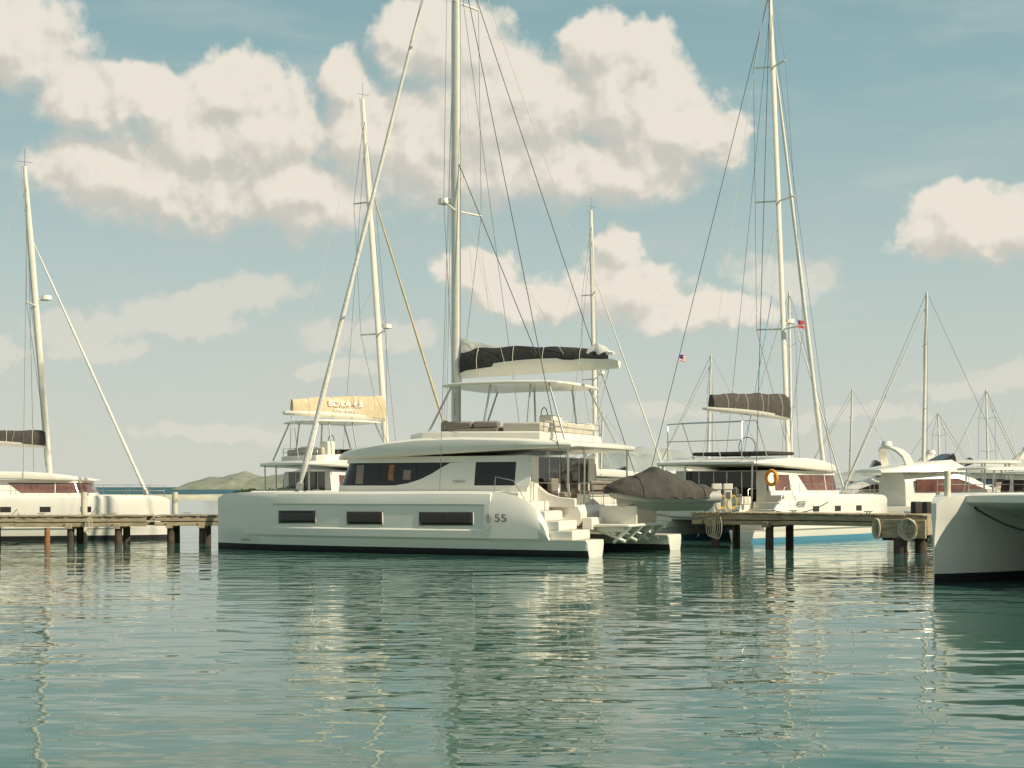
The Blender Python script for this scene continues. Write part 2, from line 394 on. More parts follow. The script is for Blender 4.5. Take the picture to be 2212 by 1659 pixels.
def hullpatch(nm,x0,x1,ya,yb,m,off):
    sa=q(x0,ya,.05)[0]; sb=q(x1,ya,.05)[0]; v=[];f=[];n=14
    za=q(x0,ya,.05)[2]; zb_=q(x0,yb,.05)[2]; zc=q(x1,ya,.05)[2]; zd=q(x1,yb,.05)[2]
    for i in range(n+1):
        t=i/n; s=lerp(sa,sb,t)
        for j in range(5):
            z=lerp(lerp(za,zc,t),lerp(zb_,zd,t),j/4); v.append((s,surf(s,z,1)+off,z))
    for i in range(n):
        for j in range(4): a=i*5+j; f.append((a,a+1,a+6,a+5))
    o=mk(nm,v,f,m,main,60)
    md=o.modifiers.new('s','SOLIDIFY'); md.thickness=.012; md.offset=0
for a,b,c,d in ((596,680,1103,1130),(749,826,1105,1133),(906,1022,1106,1135)):
    hullpatch('hull_window_frame',a-2,b+2,c-2,d+2,GEL2,.006)
    hullpatch('hull_window',a,b,c,d,GLASS,.018)
m_=962; hullpatch('window_divider',m_-1.5,m_+1.5,1106,1135,DARK,.032)
s,y,z=q(1082,1120,0); RT=(math.radians(90),0,math.pi)
txt('number_lettering','55',.42,(s,surf(s,z,1)+.06,z),RT,INK,main,sx=1.35)
s,y,z=q(1055,1120,0); yy=surf(s,z,1)+.04
tubes('maker_mark',[[(s+.11*math.cos(a),yy,z+.17*math.sin(a)) for a in [i*math.pi/10 for i in range(20)]]],.012,INK,main,cyc=True)
bg=Bag(); bg.box(s-.015,s+.02,yy-.01,yy+.01,z-.11,z+.11); bg.out('maker_mark_bar',INK,main)
s,y,z=q(515,1167,0); txt('builder_lettering','M A R L I N',.12,(s,surf(s,z,1)+.03,z),RT,INK,main)
txt('builder_lettering','MARLIN',.15,(6.2,3.70,2.92),RT,INK,main)
bg=Bag(); bg.box(-.6,1.2,-2.4,2.4,1.12,1.24); bg.box(.9,1.34,-2.5,2.5,1.0,1.5)
bg.out('swim_platform',GEL,main,bev=.04)
bg=Bag()
for y in (-2.0,-.7,.7,2.0):
    bg.cyl((1.3,y,1.2),(-.3,y,.55),.10,.07); bg.cyl((-.5,y,1.15),(.2,y,.5),.09,.07); bg.box(-.3,.88,y-.09,y+.09,.92,1.115)
for y in (-1.2,1.2): bg.box(-.5,1.1,y-.06,y+.06,1.243,1.95)
bg.out('platform_struts',GEL,main,bev=.015)
tubes('backstays',[[mp(26.5),(1.2,4.2,2.3)],[mp(26.5),(1.2,-4.2,2.3)],[mp(17),(3.9,1.2,8.2)]],.017,WIRED,main,res=1)
tubes('halyards',[[mp(27.5),(8.75,.15,5.0)],[mp(27.5),(8.8,-.2,5.0)],[mp(20),(7.0,.3,8.5)],[mp(24),(6.6,-.3,8.5)]],.010,WIREL,main,res=1)
rs=[]
for k in range(12):
    t=k/11; x=lerp(7.95,5.2,t); zt_=lerp(9.15,8.55,t**.7)+.03*math.sin(k*2.1); zb_=lerp(8.0,8.1,t); w=.08+.03*math.sin(k*1.3)
    rs.append([(x,w,zb_),(x,w*1.1,lerp(zb_,zt_,.6)),(x,.03,zt_),(x,-.03,zt_-.02),(x,-w*1.1,lerp(zb_,zt_,.55)),(x,-w,zb_)])
loft('flaked_sail_head',rs,SAIL,main,ang=50)
rs=[]
for k in range(9):
    t=k/8; x=lerp(2.2,.95,t); h=.15+.34*math.sin(math.pi*min(1,t*1.15))*(1+.2*math.sin(k*2.4)); w=.14+.05*math.sin(k*1.9); z=8.14
    rs.append([(x,w,z),(x-.05,w*1.2,z+h*.5),(x,.04,z+h),(x+.04,-.04,z+h*.93),(x,-w*1.2,z+h*.5),(x,-w,z)])
loft('flaked_sail_clew',rs,SAIL,main,ang=50)
# ---------------------------------------------------------------- inflatable dinghy
dg=empty('inflatable_dinghy',(6.15,56.2,2.15),math.radians(203)); dg.scale=(1.06,1.06,1.06)
pts=[]
for i in range(-16,17):
    t=i/16; a=abs(t)
    x=lerp(2.15,-2.0,a**1.25) if a>.0 else 2.15; y=(1 if t>0 else -1)*.70*min(1,(a*2.2)**.6)
    pts.append((x,y,.14+.20*max(0,(x-.6)/1.6)**1.5))
tubes('inflatable_tube',[pts],.22,TUBE,dg,res=5)
rs=[]
for k in range(9):
    t=k/8; x=lerp(-1.95,2.0,t); w=.62*(1-t**4*.85); dz=.32*max(0,t-.5)**1.5
    rs.append([(x,w,.12+dz),(x,w*.7,-.19+dz),(x,0,-.40+dz*1.8),(x,-w*.7,-.19+dz),(x,-w,.12+dz)])
loft('vee_hull',rs,TUBE,dg,ang=30)
rs=[]
for k in range(41):
    t=k/40; x=lerp(-2.45,2.50,t); e=max(.06,(1-abs(2*t-1)**3.4)**.5); w=1.04*e
    hp=tab([(0,.18),(.08,.44),(.22,.66),(.40,.86),(.52,1.22),(.60,1.24),(.72,.96),(.88,.74),(1,.42)],t)
    lo=.10+.18*max(0,(x-.6)/1.6)**1.4; hp+=.08*max(0,(x-.6)/1.6)
    r=[]
    for j in range(21):
        a=math.pi*j/20; c=math.cos(a); sn=math.sin(a)
        zz=lo+(hp-lo)*(max(sn,0)**1.0)
        rr_=1+.05*noise.noise(Vector((x*2.2,c*2.5,3)))+(.03*math.sin(x*9) if j in(0,1,19,20) else 0)
        r.append((x,w*rr_*(abs(c)**.8)*(1 if c>0 else -1),zz+.09*noise.noise(Vector((x*2.9,c*3,9)))))
    rs.append(r)
loft('dinghy_cover',rs,CANB,dg,ang=70)
tubes('cover_straps',[[(p[0],p[1]*1.02,p[2]+.015) for p in rs[k]] for k in (10,31)],.010,BROPE,dg,res=1)
# ---------------------------------------------------------------- other catamarans
bali,Tb,_,mb=catamaran('sailing_catamaran',(-13.2,74.2),35,L=14.2,B=7.7,H=2.25,kr=1.0,mastz=24.4,masts=9.6,rake=1.6,boomz=6.35,boomx=(1.4,9.3),cover=CANT,coverh=1.3,boomh=.28,
    fly=True,bimini=True,glass=PINK,stay=(16.3,.1,19.6),jib=CANT,jibr=.10,spr=[.36,.72],side=-1)
txt('sail_cover_lettering','BORA 4.6',.52,(4.7,-.34,7.30),(math.radians(90),0,0),WHITE,bali)
txt('sail_cover_lettering','OPEN SPACE',.25,(4.7,-.34,6.93),(math.radians(90),0,0),WHITE,bali)
left,_,_,_=catamaran('sailing_catamaran',(-30.6,71.5),14,L=12.6,B=7.0,H=2.25,kr=.62,mastz=19.5,masts=9.3,rake=1.25,boomz=4.75,boomx=(1,9.0),cover=CANB,coverh=.8,boomh=.2,
    fly=False,bimini=False,glass=PINK,stay=(16.4,.1,15.6),jibr=.10,spr=[.55],side=-1)
right,Tr,sr,mr=catamaran('sailing_catamaran',(8.9,68.8),45,L=13.5,B=7.9,H=2.3,kr=.92,mastz=31,masts=11.4,rake=1.9,boomz=6.3,boomx=(1.4,11.2),cover=CANB,coverh=1.25,boomh=.22,
    fly=False,bimini=False,glass=PINK,stripe=BLUE,stay=(16.4,.1,26.0),jibr=.14,spr=[.27,.52,.78],side=-1)
near,_,_,_=catamaran('power_catamaran',(24.5,44.2),215,L=13.5,B=7.6,H=2.53,kr=.9,fly=True,bimini=True,flare=True,sail=False)
far,_,_,_=catamaran('sailing_catamaran',(0.8,98),20,L=13,B=7.5,H=2.2,kr=.9,mastz=22.6,masts=7.8,rake=.4,boomz=6.6,boomx=(1,7.5),cover=SAIL,coverh=.5,boomh=.2,fly=False,bimini=True,stay=(16.2,.1,18),jibr=.08,side=-1)
txt('model_lettering','450F',.42,(3.6,sr(4.8,1.95,-1)*.832-.05,1.85),(math.radians(90),0,0),INK,right)
tubes('life_ring',[[(1.7,-3.55+.30*math.cos(a),3.15+.34*math.sin(a)) for a in [i*math.pi/12 for i in range(24)]]],.085,ORANGE,right,res=4,cyc=True)
fr=[]
for y in (-2.3,2.3): fr+=[[(1.0,y,4.0),(1.0,y,5.9),(2.2,y,6.0)],[(3.2,y,4.1),(2.2,y,6.0)]]
fr+=[[(1.0,-2.3,5.9),(1.0,2.3,5.9)],[(2.2,-2.3,6.0),(2.2,2.3,6.0)],[(0.9,-2.3,5.0),(.9,2.3,5.0)]]
tubes('bimini_frame',fr,.025,STEEL,right)
bg=Bag(); bg.box(3.0,5.6,-2.3,2.3,4.32,4.5); bg.out('helm_seat_cover',CANV,right,bev=.08)
tubes('helm_wheel',[[(2.7,-1.4+.5*math.cos(a),4.7+.5*math.sin(a)) for a in [i*math.pi/12 for i in range(24)]]],.02,DARK,right,cyc=True)
Minv=(Matrix.Translation((8.9,68.8,0))@Matrix.Rotation(math.radians(45),4,'Z')).inverted()
tubes('blue_halyard',[[Minv@W(1608,975,72),Minv@W(1668,640,75)]],.022,CYAN,right)
bp_=Vector(mr(29)); pp_=Vector((.6,3.4,2.6))
tubes('backstay',[[bp_,pp_],[bp_,(.6,-3.4,2.6)]],.017,WIRED,right,res=1)
flag('ensign',(8.0,-.9,11.6),.75,.42,right,'red')
tubes('flag_halyard',[[(8.0,-.9,4.1),(8.0,-.9,12.6)]],.008,WIREL,right,res=1)
fp=pp_.lerp(bp_,(9.6-2.6)/(29-2.6)); flag('courtesy_flag',fp,.55,.34,right,'us')
# ---------------------------------------------------------------- monohulls and motor yachts
def mono(name,org,head,L,mastz,cover=CANB,hullm=GEL2,sprs=(.45,.75),mr_=.08):
    root=empty(name,(org[0],org[1],0),math.radians(head)); rings=[]
    for k in range(17):
        t=k/16; s=L*t; w=L*.16*min(1,(.72+.9*t))*max(.01,(1-max(0,(t-.45)/.55)**2.1)); top=1.15+.35*t
        P=[(0,-.35),(w*.6,-.15),(w*.9,.3),(w,top*.7),(w*.98,top)]
        rings.append([(s+ (z/top*.35 if t>.9 else 0),y,z) for y,z in P]+[(s+(z/top*.35 if t>.9 else 0),-y,z) for y,z in reversed(P[1:])])
    loft('hull',rings,hullm,root,ang=40)
    rings=[]
    for t,w,z in ((.18,.9,1.8),(.2,1.0,1.9),(.45,1.05,1.85),(.68,.7,1.65),(.74,.3,1.45)):
        w*=L*.1; rings.append([(L*t,w,1.2),(L*t,w*.9,z-.1),(L*t,w*.6,z),(L*t,-w*.6,z),(L*t,-w*.9,z-.1),(L*t,-w,1.2)])
    loft('coachroof',rings,GEL,root,ang=40)
    bg=Bag()
    for t in (.25,.36,.47): bg.box(L*t,L*(t+.07),-L*.104,L*.104,1.45,1.65)
    bg.out('cabin_windows',GLASS,root)
    rs=[]
    for x,h in ((.10,.0),(.13,.75),(.22,.85),(.27,.1)): rs.append([(L*x,L*.1,1.75),(L*x,L*.09,1.8+h),(L*x,0,1.9+h*1.05),(L*x,-L*.09,1.8+h),(L*x,-L*.1,1.75)])
    loft('spray_hood',rs,cover,root)
    mx=L*.55; bg=Bag(); bg.cyl((mx,0,1.5),(mx-.3,0,mastz),mr_*1.25,mr_*.8,12,sx=1.2); bg.out('mast',MAST,root,ang=60)
    bg=Bag(); bg.cyl((mx,0,2.7),(L*.15,0,2.8),.09); bg.out('boom',MAST,root,ang=60)
    rs=[]
    for k in range(11):
        t=k/10; x=lerp(mx-.1,L*.18,t); r=.26*(1-.5*t)
        rs.append([(x,r*.7*math.cos(a),3.0+r*math.sin(a)) for a in [i*math.pi/4 for i in range(8)]])
    loft('sail_cover',rs,cover,root,ang=60)
    w=L*.15; rg=[]
    for sg in (1,-1):
        tips=[(mx-.2,sg*w*.55,lerp(1.5,mastz,f)) for f in sprs]
        rg+=[[(mx-.1,sg*w,1.4)]+tips+[(mx-.3,0,mastz)]]+[[(mx,0,t[2]-.1),t] for t in tips]
    rg+=[[(L+.2,0,1.5),(mx-.3,0,mastz)],[(0,0,1.3),(mx-.3,0,mastz)]]
    tubes('standing_rigging',rg,.015,WIRE,root,res=1)
    ra=[]
    for sg in (1,-1):
        line=[(L*t,sg*L*.16*min(1,(.72+.9*t))*max(.03,(1-max(0,(t-.45)/.55)**2.1))*.95,1.75+.35*t) for t in (0,.2,.4,.6,.8,.97)]
        ra+= [line]+[[(a,b,c-.6),(a,b,c)] for a,b,c in line]
    tubes('lifelines',ra,.015,STEEL,root,res=1)
    rs=[]
    A=Vector((L+.1,0,1.7));Bv=Vector((mx-.2,0,mastz*.93))
    for k in range(9):
        p=A.lerp(Bv,k/8); r=.09*(1-.6*k/8); rs.append([(p.x+r*math.cos(a),p.y+r*math.sin(a),p.z) for a in [i*math.pi/4 for i in range(8)]])
    loft('furled_jib',rs,SAIL,root,ang=60)
    return root
def dpos(px,d): return ((px-CX)/F*d,d)
p=dpos(1565,118); mono('sailboat',p,20,12,19.6,mr_=.1)
p=dpos(2215,100); mono('sailboat',p,170,13,16.9,mr_=.1,cover=CANBL)
p=dpos(1985,135); mono('sailboat',p,165,12,12.3)
p=dpos(2010,120); mono('sailboat',p,25,12,11.3)
p=dpos(1700,104); mono('sailboat',p,160,11,12.8,cover=CANT)
p=dpos(1440,125); mono('sailboat',p,170,11,9.5)
def motor(name,org,head,L,fly=True,gl=GLASS):
    root=empty(name,(org[0],org[1],0),math.radians(head)); rings=[]; k_=L/12
    for k in range(17):
        t=k/16; w=L*.16*max(.015,(1-max(0,(t-.4)/.6)**2.2)); top=(1.15+.75*t**1.5)*k_
        P=[(0,-.35),(w*.75,0),(w*.88,.35*k_),(w*1.0,top*.75),(w*1.03,top)]
        sh=lambda z:(z/top)*.9*k_*t**3
        rings.append([(L*t+sh(z),y,z) for y,z in P]+[(L*t+sh(z),-y,z) for y,z in reversed(P[1:])])
    loft('hull',rings,GEL,root,ang=35)
    def ring(st,nm,m):
        loft(nm,[[(x*k_,w*k_,z0*k_),(x*k_,w*.93*k_,(z0*.3+z1*.7)*k_),(x*k_,w*.75*k_,z1*k_),(x*k_,-w*.75*k_,z1*k_),(x*k_,-w*.93*k_,(z0*.3+z1*.7)*k_),(x*k_,-w*k_,z0*k_)] for x,w,z0,z1 in st],m,root,ang=30)
    if fly:
        ring([(2.6,1.6,1.2,3.0),(5.5,1.6,1.3,3.05),(6.8,1.5,1.4,2.7),(8.2,1.2,1.5,2.1),(9.6,.6,1.6,1.8)],'deckhouse',GEL)
        for sg in (1,-1):
            P=[(3.2,2.0),(3.2,2.65),(5.6,2.7),(7.2,2.15),(6.4,2.0)]
            loft('side_windows',[[(x*k_,sg*1.62*k_,z*k_) for x,z in P],[(x*k_,sg*1.50*k_,z*k_) for x,z in P]],gl,root)
        ring([(1.2,1.6,3.0,3.15),(3,1.75,3.02,3.5),(5.5,1.5,3.05,3.7),(6.6,.9,3.05,3.3)],'flybridge',GEL)
        rs_=[]
        for i in range(9):
            a=math.pi*i/8; y=1.45*math.cos(a); z=3.2+1.25*math.sin(a)**.6; x=2.8-.7*math.sin(a)
            rs_.append([(x*k_,y*k_,z*k_),((x+.45)*k_,y*k_,z*k_),((x+.45)*k_,y*.93*k_,(z-.12)*k_),(x*k_,y*.93*k_,(z-.12)*k_)])
        loft('radar_arch',rs_,GEL,root)
        bg=Bag(); bg.cyl((2.3*k_,0,4.45*k_),(2.3*k_,0,4.7*k_),.32*k_,.25*k_,12); bg.out('radar_dome',GEL,root)
        ring([(5.2,1.1,3.6,3.7),(5.9,.9,3.4,4.05),(6.2,.6,3.3,3.4)],'windscreen',GLASS)
        tubes('antennas',[[(2.4*k_,.8*k_,4.3*k_),(2.0*k_,.9*k_,6.2*k_)]],.02,WHITE,root,res=1)
    else:
        ring([(4.6,1.2,1.3,2.2),(6.8,1.15,1.4,2.25),(8.6,.8,1.55,1.9),(9.4,.3,1.6,1.75)],'cuddy',GEL)
        ring([(5.9,1.15,2.2,2.9),(6.4,1.1,2.2,2.95),(7.2,.8,2.15,2.2)],'windscreen',GLASS)
        ring([(3.0,1.3,3.45,3.55),(3.2,1.45,3.42,3.6),(6.2,1.4,3.45,3.62),(6.7,1.1,3.45,3.55)],'hardtop',GEL)
        pp=[]
        for sg in (1,-1): pp+=[[(3.4*k_,sg*1.2*k_,1.4*k_),(3.6*k_,sg*1.15*k_,3.45*k_)],[(6.6*k_,sg*1.0*k_,1.6*k_),(5.9*k_,sg*1.1*k_,3.45*k_)],[(4.8*k_,sg*1.2*k_,1.4*k_),(4.8*k_,sg*1.15*k_,3.45*k_)]]
        tubes('hardtop_posts',pp,.05*k_,STEEL,root)
        bg=Bag(); bg.box(3.4*k_,4.2*k_,-.8*k_,.8*k_,1.3*k_,2.4*k_); bg.out('helm_seats',CUSHL,root,bev=.05)
        bg=Bag()
        for y in (-.5,.5): bg.box(-.5*k_,.05*k_,(y-.22)*k_,(y+.22)*k_,.6*k_,1.7*k_); bg.box(-.35*k_,-.1*k_,(y-.1)*k_,(y+.1)*k_,-.1,.6*k_)
        bg.out('outboard_motors',DARK if L>9 else GEL,root,bev=.08)
        tubes('antennas',[[(4*k_,.9*k_,3.6*k_),(3.2*k_,.9*k_,6.2*k_)],[(4*k_,-.9*k_,3.6*k_),(3.4*k_,-.9*k_,5.6*k_)]],.02,WHITE,root,res=1)
    ra=[]
    for sg in (1,-1):
        line=[]
        for t in (.5,.62,.74,.86,.96):
            w=L*.16*(1-max(0,(t-.4)/.6)**2.2); line.append((L*t+.6*k_*t**3,sg*w*.95,(1.15+.75*t**1.5+.65)*k_))
        ra+=[line]+[[(a,b,c-.65*k_),(a,b,c)] for a,b,c in line]
    tubes('bow_rail',ra,.02,STEEL,root,res=1)
    return root
p=dpos(1830,90); motor('motor_yacht',p,12,14.5,True,PINK)
p=dpos(2000,82); motor('motorboat',p,20,13,False)
p=dpos(2120,76); motor('motorboat',p,28,12,False)
p=dpos(2330,92); motor('motorboat',p,165,15,False)
p=dpos(1560,108); motor('motor_yacht',p,175,12,True)
p=dpos(2300,110); motor('motor_yacht',p,170,15,True)
p=dpos(1330,104); motor('motorboat',p,15,13,False)
p=dpos(1180,112); motor('motor_yacht',p,10,13,True,PINK)
p=dpos(2090,104); motor('motor_yacht',p,175,14,True)
p=dpos(1900,125); mono('sailboat',p,20,12,9.5)
# ---------------------------------------------------------------- docks
def dock(name,a,b,width,zt,piles):
    a=Vector((a[0],a[1],0)); b=Vector((b[0],b[1],0)); L=(b-a).length; ang=math.atan2(b.y-a.y,b.x-a.x)
    root=empty(name,a,ang)
    bg=Bag(); x=0; random.seed(3)
    while x<L:
        w=.145; dz=random.uniform(-.012,.012); bg.box(x,min(L,x+w),-.06+random.uniform(-.03,.03),width+random.uniform(-.02,.02),zt-.05+dz,zt+dz); x+=w+.012
    bg.out('deck_planks',WOOD,root)
    bg=Bag()
    for y in (0,width-.1):
        x=0
        while x<L:
            e=min(L,x+4.2); dz=random.uniform(-.02,.02); bg.box(x+.01,e,y,y+.09,zt-.30+dz,zt-.066); bg.box(x+.01,e,y+.03,y+.12,zt-.52+dz,zt-.34+dz); x=e
    for x in piles: bg.box(x-.15,x+.15,-.12,width+.1,zt-.62,zt-.36)
    bg.out('stringers',WOOD,root,bev=.01)
    bg=Bag()
    for x in piles:
        bg.cyl((x,.35,-2),(x+.03,.33,zt-.33),.19,.17,14); bg.cyl((x+.1,width-.3,-2),(x+.1,width-.3,zt-.33),.19,.17,14)
    bg.out('pilings',PILE,root,ang=50)
    bg=Bag(); x=1.5
    while x<L:
        bg.box(x-.06,x-.02,.12,.2,zt+.01,zt+.09); bg.box(x+.06,x+.1,.12,.2,zt+.01,zt+.09); bg.box(x-.17,x+.2,.12,.2,zt+.09,zt+.13); x+=3.3
    bg.out('cleats',ALU,root,bev=.01)
    return root,L
d1,L1=dock('wooden_dock',(-40,63.5),(-17.2,65.3),2.2,1.36,[10,12.5,15.4,19.3,21.5])
d2,L2=dock('wooden_dock',(-17.0,66.0),(-13.6,66.4),2.2,1.36,[.7,2.2])
bg=Bag(); bg.cyl((0,0,-1),(0,0,2.45),.15,.15,14); o=bg.out('mooring_piling',PILEW); x,y=dpos(182,68.0); o.location=(x,y,0)
bg=Bag(); bg.cyl((0,0,-1),(0,0,2.45),.15,.15,14); o=bg.out('mooring_piling',PILEW); x,y=dpos(378,69.0); o.location=(x,y,0)
bg=Bag(); bg.cyl((18.35,-.1,-1),(18.35,-.1,.80),.13,.13,14); bg.out('rusted_piling',RUST,d1)
tubes('mooring_lines',[sag((21,.2,1.45),(19,7,2.1),.3),sag((17,.2,1.45),(15,7,2.1),.3)],.02,ROPE,d1)
tubes('hanging_rope',[[(20.2+.07*k+.1*math.cos(a),-.16,.95+(.3+.03*k)*math.sin(a)) for a in [i*math.pi/10 for i in range(21)]] for k in range(3)],.016,ROPE,d1)
ZD=1.58
d3,L3=dock('wooden_dock',(8.0,62.0),(16.6,56.0),2.6,ZD,[1.0,3.6])
bg=Bag(); bg.box(L3-2.0,L3+.15,-.25,-.08,.62,ZD-.2); bg.box(L3+.02,L3+.18,-.07,2.7,.75,ZD-.02); bg.out('end_fascia',WOOD,d3,bev=.02)
bg=Bag(); bg.cyl((L3-.9,-.1,-2),(L3-.9,-.1,.62),.30,.29,16); bg.cyl((L3-.3,.6,-2),(L3-.3,.6,1.0),.24,.24,16); bg.cyl((L3-1.5,1.5,-2),(L3-1.5,1.5,1.0),.24,.24,16); bg.box(L3-1.9,L3,.5,.7,.5,.9); bg.out('end_pilings',PILE,d3,ang=50)
bg=Bag(); bg.cyl((L3-.1,2.3,-2),(L3-.1,2.3,2.5),.15,.15,14); bg.out('mooring_post',PILEW,d3,ang=50)
cl=[]
for k in range(8):
    cx=L3-.5+random.uniform(-.06,.06); cl.append([(cx+(.2+.025*k)*math.cos(a)+.02*math.sin(3*a+k),-.30-.018*k,.98+(.40+.05*random.random())*math.sin(a)) for a in [i*math.pi/10 for i in range(21)]])
for k in range(4):
    cx=L3-1.85+random.uniform(-.05,.05); cl.append([(cx+(.10+.02*k)*math.cos(a),-.30-.015*k,1.0+(.4)*math.sin(a)) for a in [i*math.pi/10 for i in range(21)]])
cl.append([(L3-.5,-.42,.60),(L3-.52,-.42,.2),(L3-.45,-.4,-.1)])
tubes('coiled_rope',cl,.028,ROPE,d3)
tubes('mooring_lines',[sag((2.2,.2,ZD+.1),(-1.5,-2.0,1.7),.35),sag((.6,.2,ZD+.1),(.5,-.4,.5),.2),sag((3,2,ZD+.1),(4,6,2.0),.3)],.022,BROPE,d3)
cl=[]
for k in range(5): cl.append([(1.0+.1*k+.18*math.cos(a),-.16,1.05+(.42+.03*k)*math.sin(a)-.1) for a in [i*math.pi/10 for i in range(21)]])
tubes('hanging_rope',cl,.02,ROPE,d3)
for (px,d) in ((1548,61.7),(1572,62.3)):
    r=empty('power_pedestal',(*dpos(px,d),ZD)); bg=Bag(); bg.box(-.16,.16,-.13,.13,0,1.0); bg.box(-.2,.2,-.17,.17,1.003,1.27); bg.out('cabinet',GEL2,r,bev=.03)
    bg=Bag(); bg.box(-.1,.1,-.145,-.132,.6,.9); bg.out('socket_panel',INK,r)
    tubes('yellow_cable',[[(.22+.15*math.cos(a),-.2-.01*k,.45+(.25+.03*k)*math.sin(a)) for a in [i*math.pi/8 for i in range(17)]] for k in range(3)],.014,YEL,r)
tubes('anchor_bridle',[sag((16.6*.746,-2.5,2.2),(16.6*.746,2.5,2.2),.75,16)],.03,BROPE,near)
tubes('bow_roller_post',[[(17.3*.746,-2.88,2.4),(17.3*.746,-2.88,3.15)]],.09,PILEW,near)
# ---------------------------------------------------------------- land
def ridge(name,x0,x1,y,dep,prof,m,sd):
    nx,ny=160,26; v=[];f=[]
    for i in range(nx+1):
        for j in range(ny+1):
            u=i/nx; w=j/ny; X=lerp(x0,x1,u); Y=y+dep*w
            h=lin(prof,u)*math.sin(math.pi*min(1,w*1.0))**.8 if 0<w<1 else -2
            if 0<w<1: h*=1+.22*noise.noise(Vector((X*.02,Y*.02,sd)))+.10*noise.noise(Vector((X*.07,Y*.07,sd)))
            v.append((X,Y,h-1 if h<1 else h))
    for i in range(nx):
        for j in range(ny): a=i*(ny+1)+j; f.append((a,a+1,a+ny+2,a+ny+1))
    return mk(name,v,f,m,None,180)
HILL=mat('hillside_hazed',(.24,.25,.18),1,var=.35,vs=.06); HILL2=mat('hillside_far_hazed',(.36,.385,.35),1,var=.12,vs=.01)  # distance haze is mixed into these base colours, paler for the farther hills
SAND=mat('sand',(.58,.52,.36),.95,var=.25,vs=.2)
Y=1500; ridge('headland',(360-CX)/F*Y,(720-CX)/F*Y,Y,200,[(0,1),(.06,9),(.15,14),(.25,15),(.36,20),(.45,15),(.6,19),(.75,24),(1,30)],HILL,1)
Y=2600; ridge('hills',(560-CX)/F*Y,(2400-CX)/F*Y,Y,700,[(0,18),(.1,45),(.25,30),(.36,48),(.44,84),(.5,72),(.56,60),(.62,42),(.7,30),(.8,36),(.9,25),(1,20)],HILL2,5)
nx=120; v=[];f=[]
for i in range(nx+1):
    X=lerp(-220,260,i/nx); n_=noise.noise(Vector((X*.05,0,0)))
    v+=[(X,350,-.3),(X,352+n_*2,.45+.2*n_),(X,356,.8+.3*n_),(X,372,.7),(X,380,-.3)]
for i in range(nx):
    for j in range(4): a=i*5+j; f.append((a,a+1,a+6,a+5))
mk('sandbar',v,f,SAND,None,180)
LEAF=mat('shrub_leaves',(.10,.17,.05),.9,var=.5,vs=1.5)
v=[];f=[]; random.seed(5)
for c in range(26):
    cx=random.uniform(-72,-58); cy=random.uniform(355,366); R=random.uniform(.8,1.7)
    for k in range(150):
        d=Vector((random.gauss(0,1),random.gauss(0,1),abs(random.gauss(0,.9)))).normalized()*R*random.uniform(.5,1.05)
        a=Vector((random.gauss(0,1),random.gauss(0,1),random.gauss(0,1))).normalized()*.25; b=a.cross(Vector((.3,.5,.8)))
        p=Vector((cx,cy,.8))+d; o=len(v); v+=[p-a,p+b,p+a,p-b]; f.append((o,o+1,o+2,o+3))
mk('shrubs',v,f,LEAF,None,180)
# ---------------------------------------------------------------- water
def water(name,x0,x1,y0,y1,z,far):
    me=bpy.data.meshes.new(name); me.from_pydata([(x0,y0,z),(x1,y0,z),(x1,y1,z),(x0,y1,z)],[],[(0,1,2,3)])
    m=bpy.data.materials.new(name+'_surface'); m.use_nodes=True; nt=m.node_tree; b=nt.nodes['Principled BSDF']; N=nt.nodes.new; Lk=nt.links.new
    b.inputs['Base Color'].default_value=(.048,.125,.100,1) if not far else (.03,.10,.12,1)
    b.inputs['Roughness'].default_value=.02 if not far else .5; b.inputs['IOR'].default_value=1.35
    if far: b.inputs['Specular IOR Level'].default_value=.12
    tc=N('ShaderNodeTexCoord')
    def nz(sc,det,st=(1,1,1),rot=0):
        mp_=N('ShaderNodeMapping'); mp_.inputs['Scale'].default_value=st; mp_.inputs['Rotation'].default_value=(0,0,rot)
        Lk(tc.outputs['Object'],mp_.inputs[0]); n=N('ShaderNodeTexNoise'); n.inputs['Scale'].default_value=sc; n.inputs['Detail'].default_value=det
        n.inputs['Roughness'].default_value=.45
        Lk(mp_.outputs[0],n.inputs['Vector']); return n.outputs[0]
    def mth(op,a,b_,c=None):
        n=N('ShaderNodeMath'); n.operation=op
        for i,x in enumerate((a,b_,c)):
            if x is None: continue
            if isinstance(x,(int,float)): n.inputs[i].default_value=x
            else: Lk(x,n.inputs[i])
        return n.outputs[0]
    if far: h=mth('MULTIPLY',nz(.25,4,(.6,1,1)),1.2)
    else:
        big=mth('MULTIPLY',nz(.28,1,(.7,1,1),.3),.045)
        mid=mth('MULTIPLY',nz(.95,1.3,(.55,1,1),-.12),.060)
        sm=mth('MULTIPLY',nz(2.7,1.0,(.55,1,1),.15),.014)
        patch=N('ShaderNodeMapRange'); Lk(nz(.09,2,(.45,1,1)),patch.inputs[0]); patch.inputs[1].default_value=.38; patch.inputs[2].default_value=.62; patch.inputs[3].default_value=.42; patch.inputs[4].default_value=1.2
        h=mth('ADD',big,mth('MULTIPLY',mth('ADD',mid,sm),patch.outputs[0]))
    bp=N('ShaderNodeBump'); bp.inputs['Strength'].default_value=1; bp.inputs['Distance'].default_value=1
    Lk(h,bp.inputs['Height']); Lk(bp.outputs[0],b.inputs['Normal'])
    me.materials.append(m); return link(bpy.data.objects.new(name,me),None)
water('water',-600,600,-60,354,0,False)
water('sea',-14000,14000,352,20000,-.01,True)
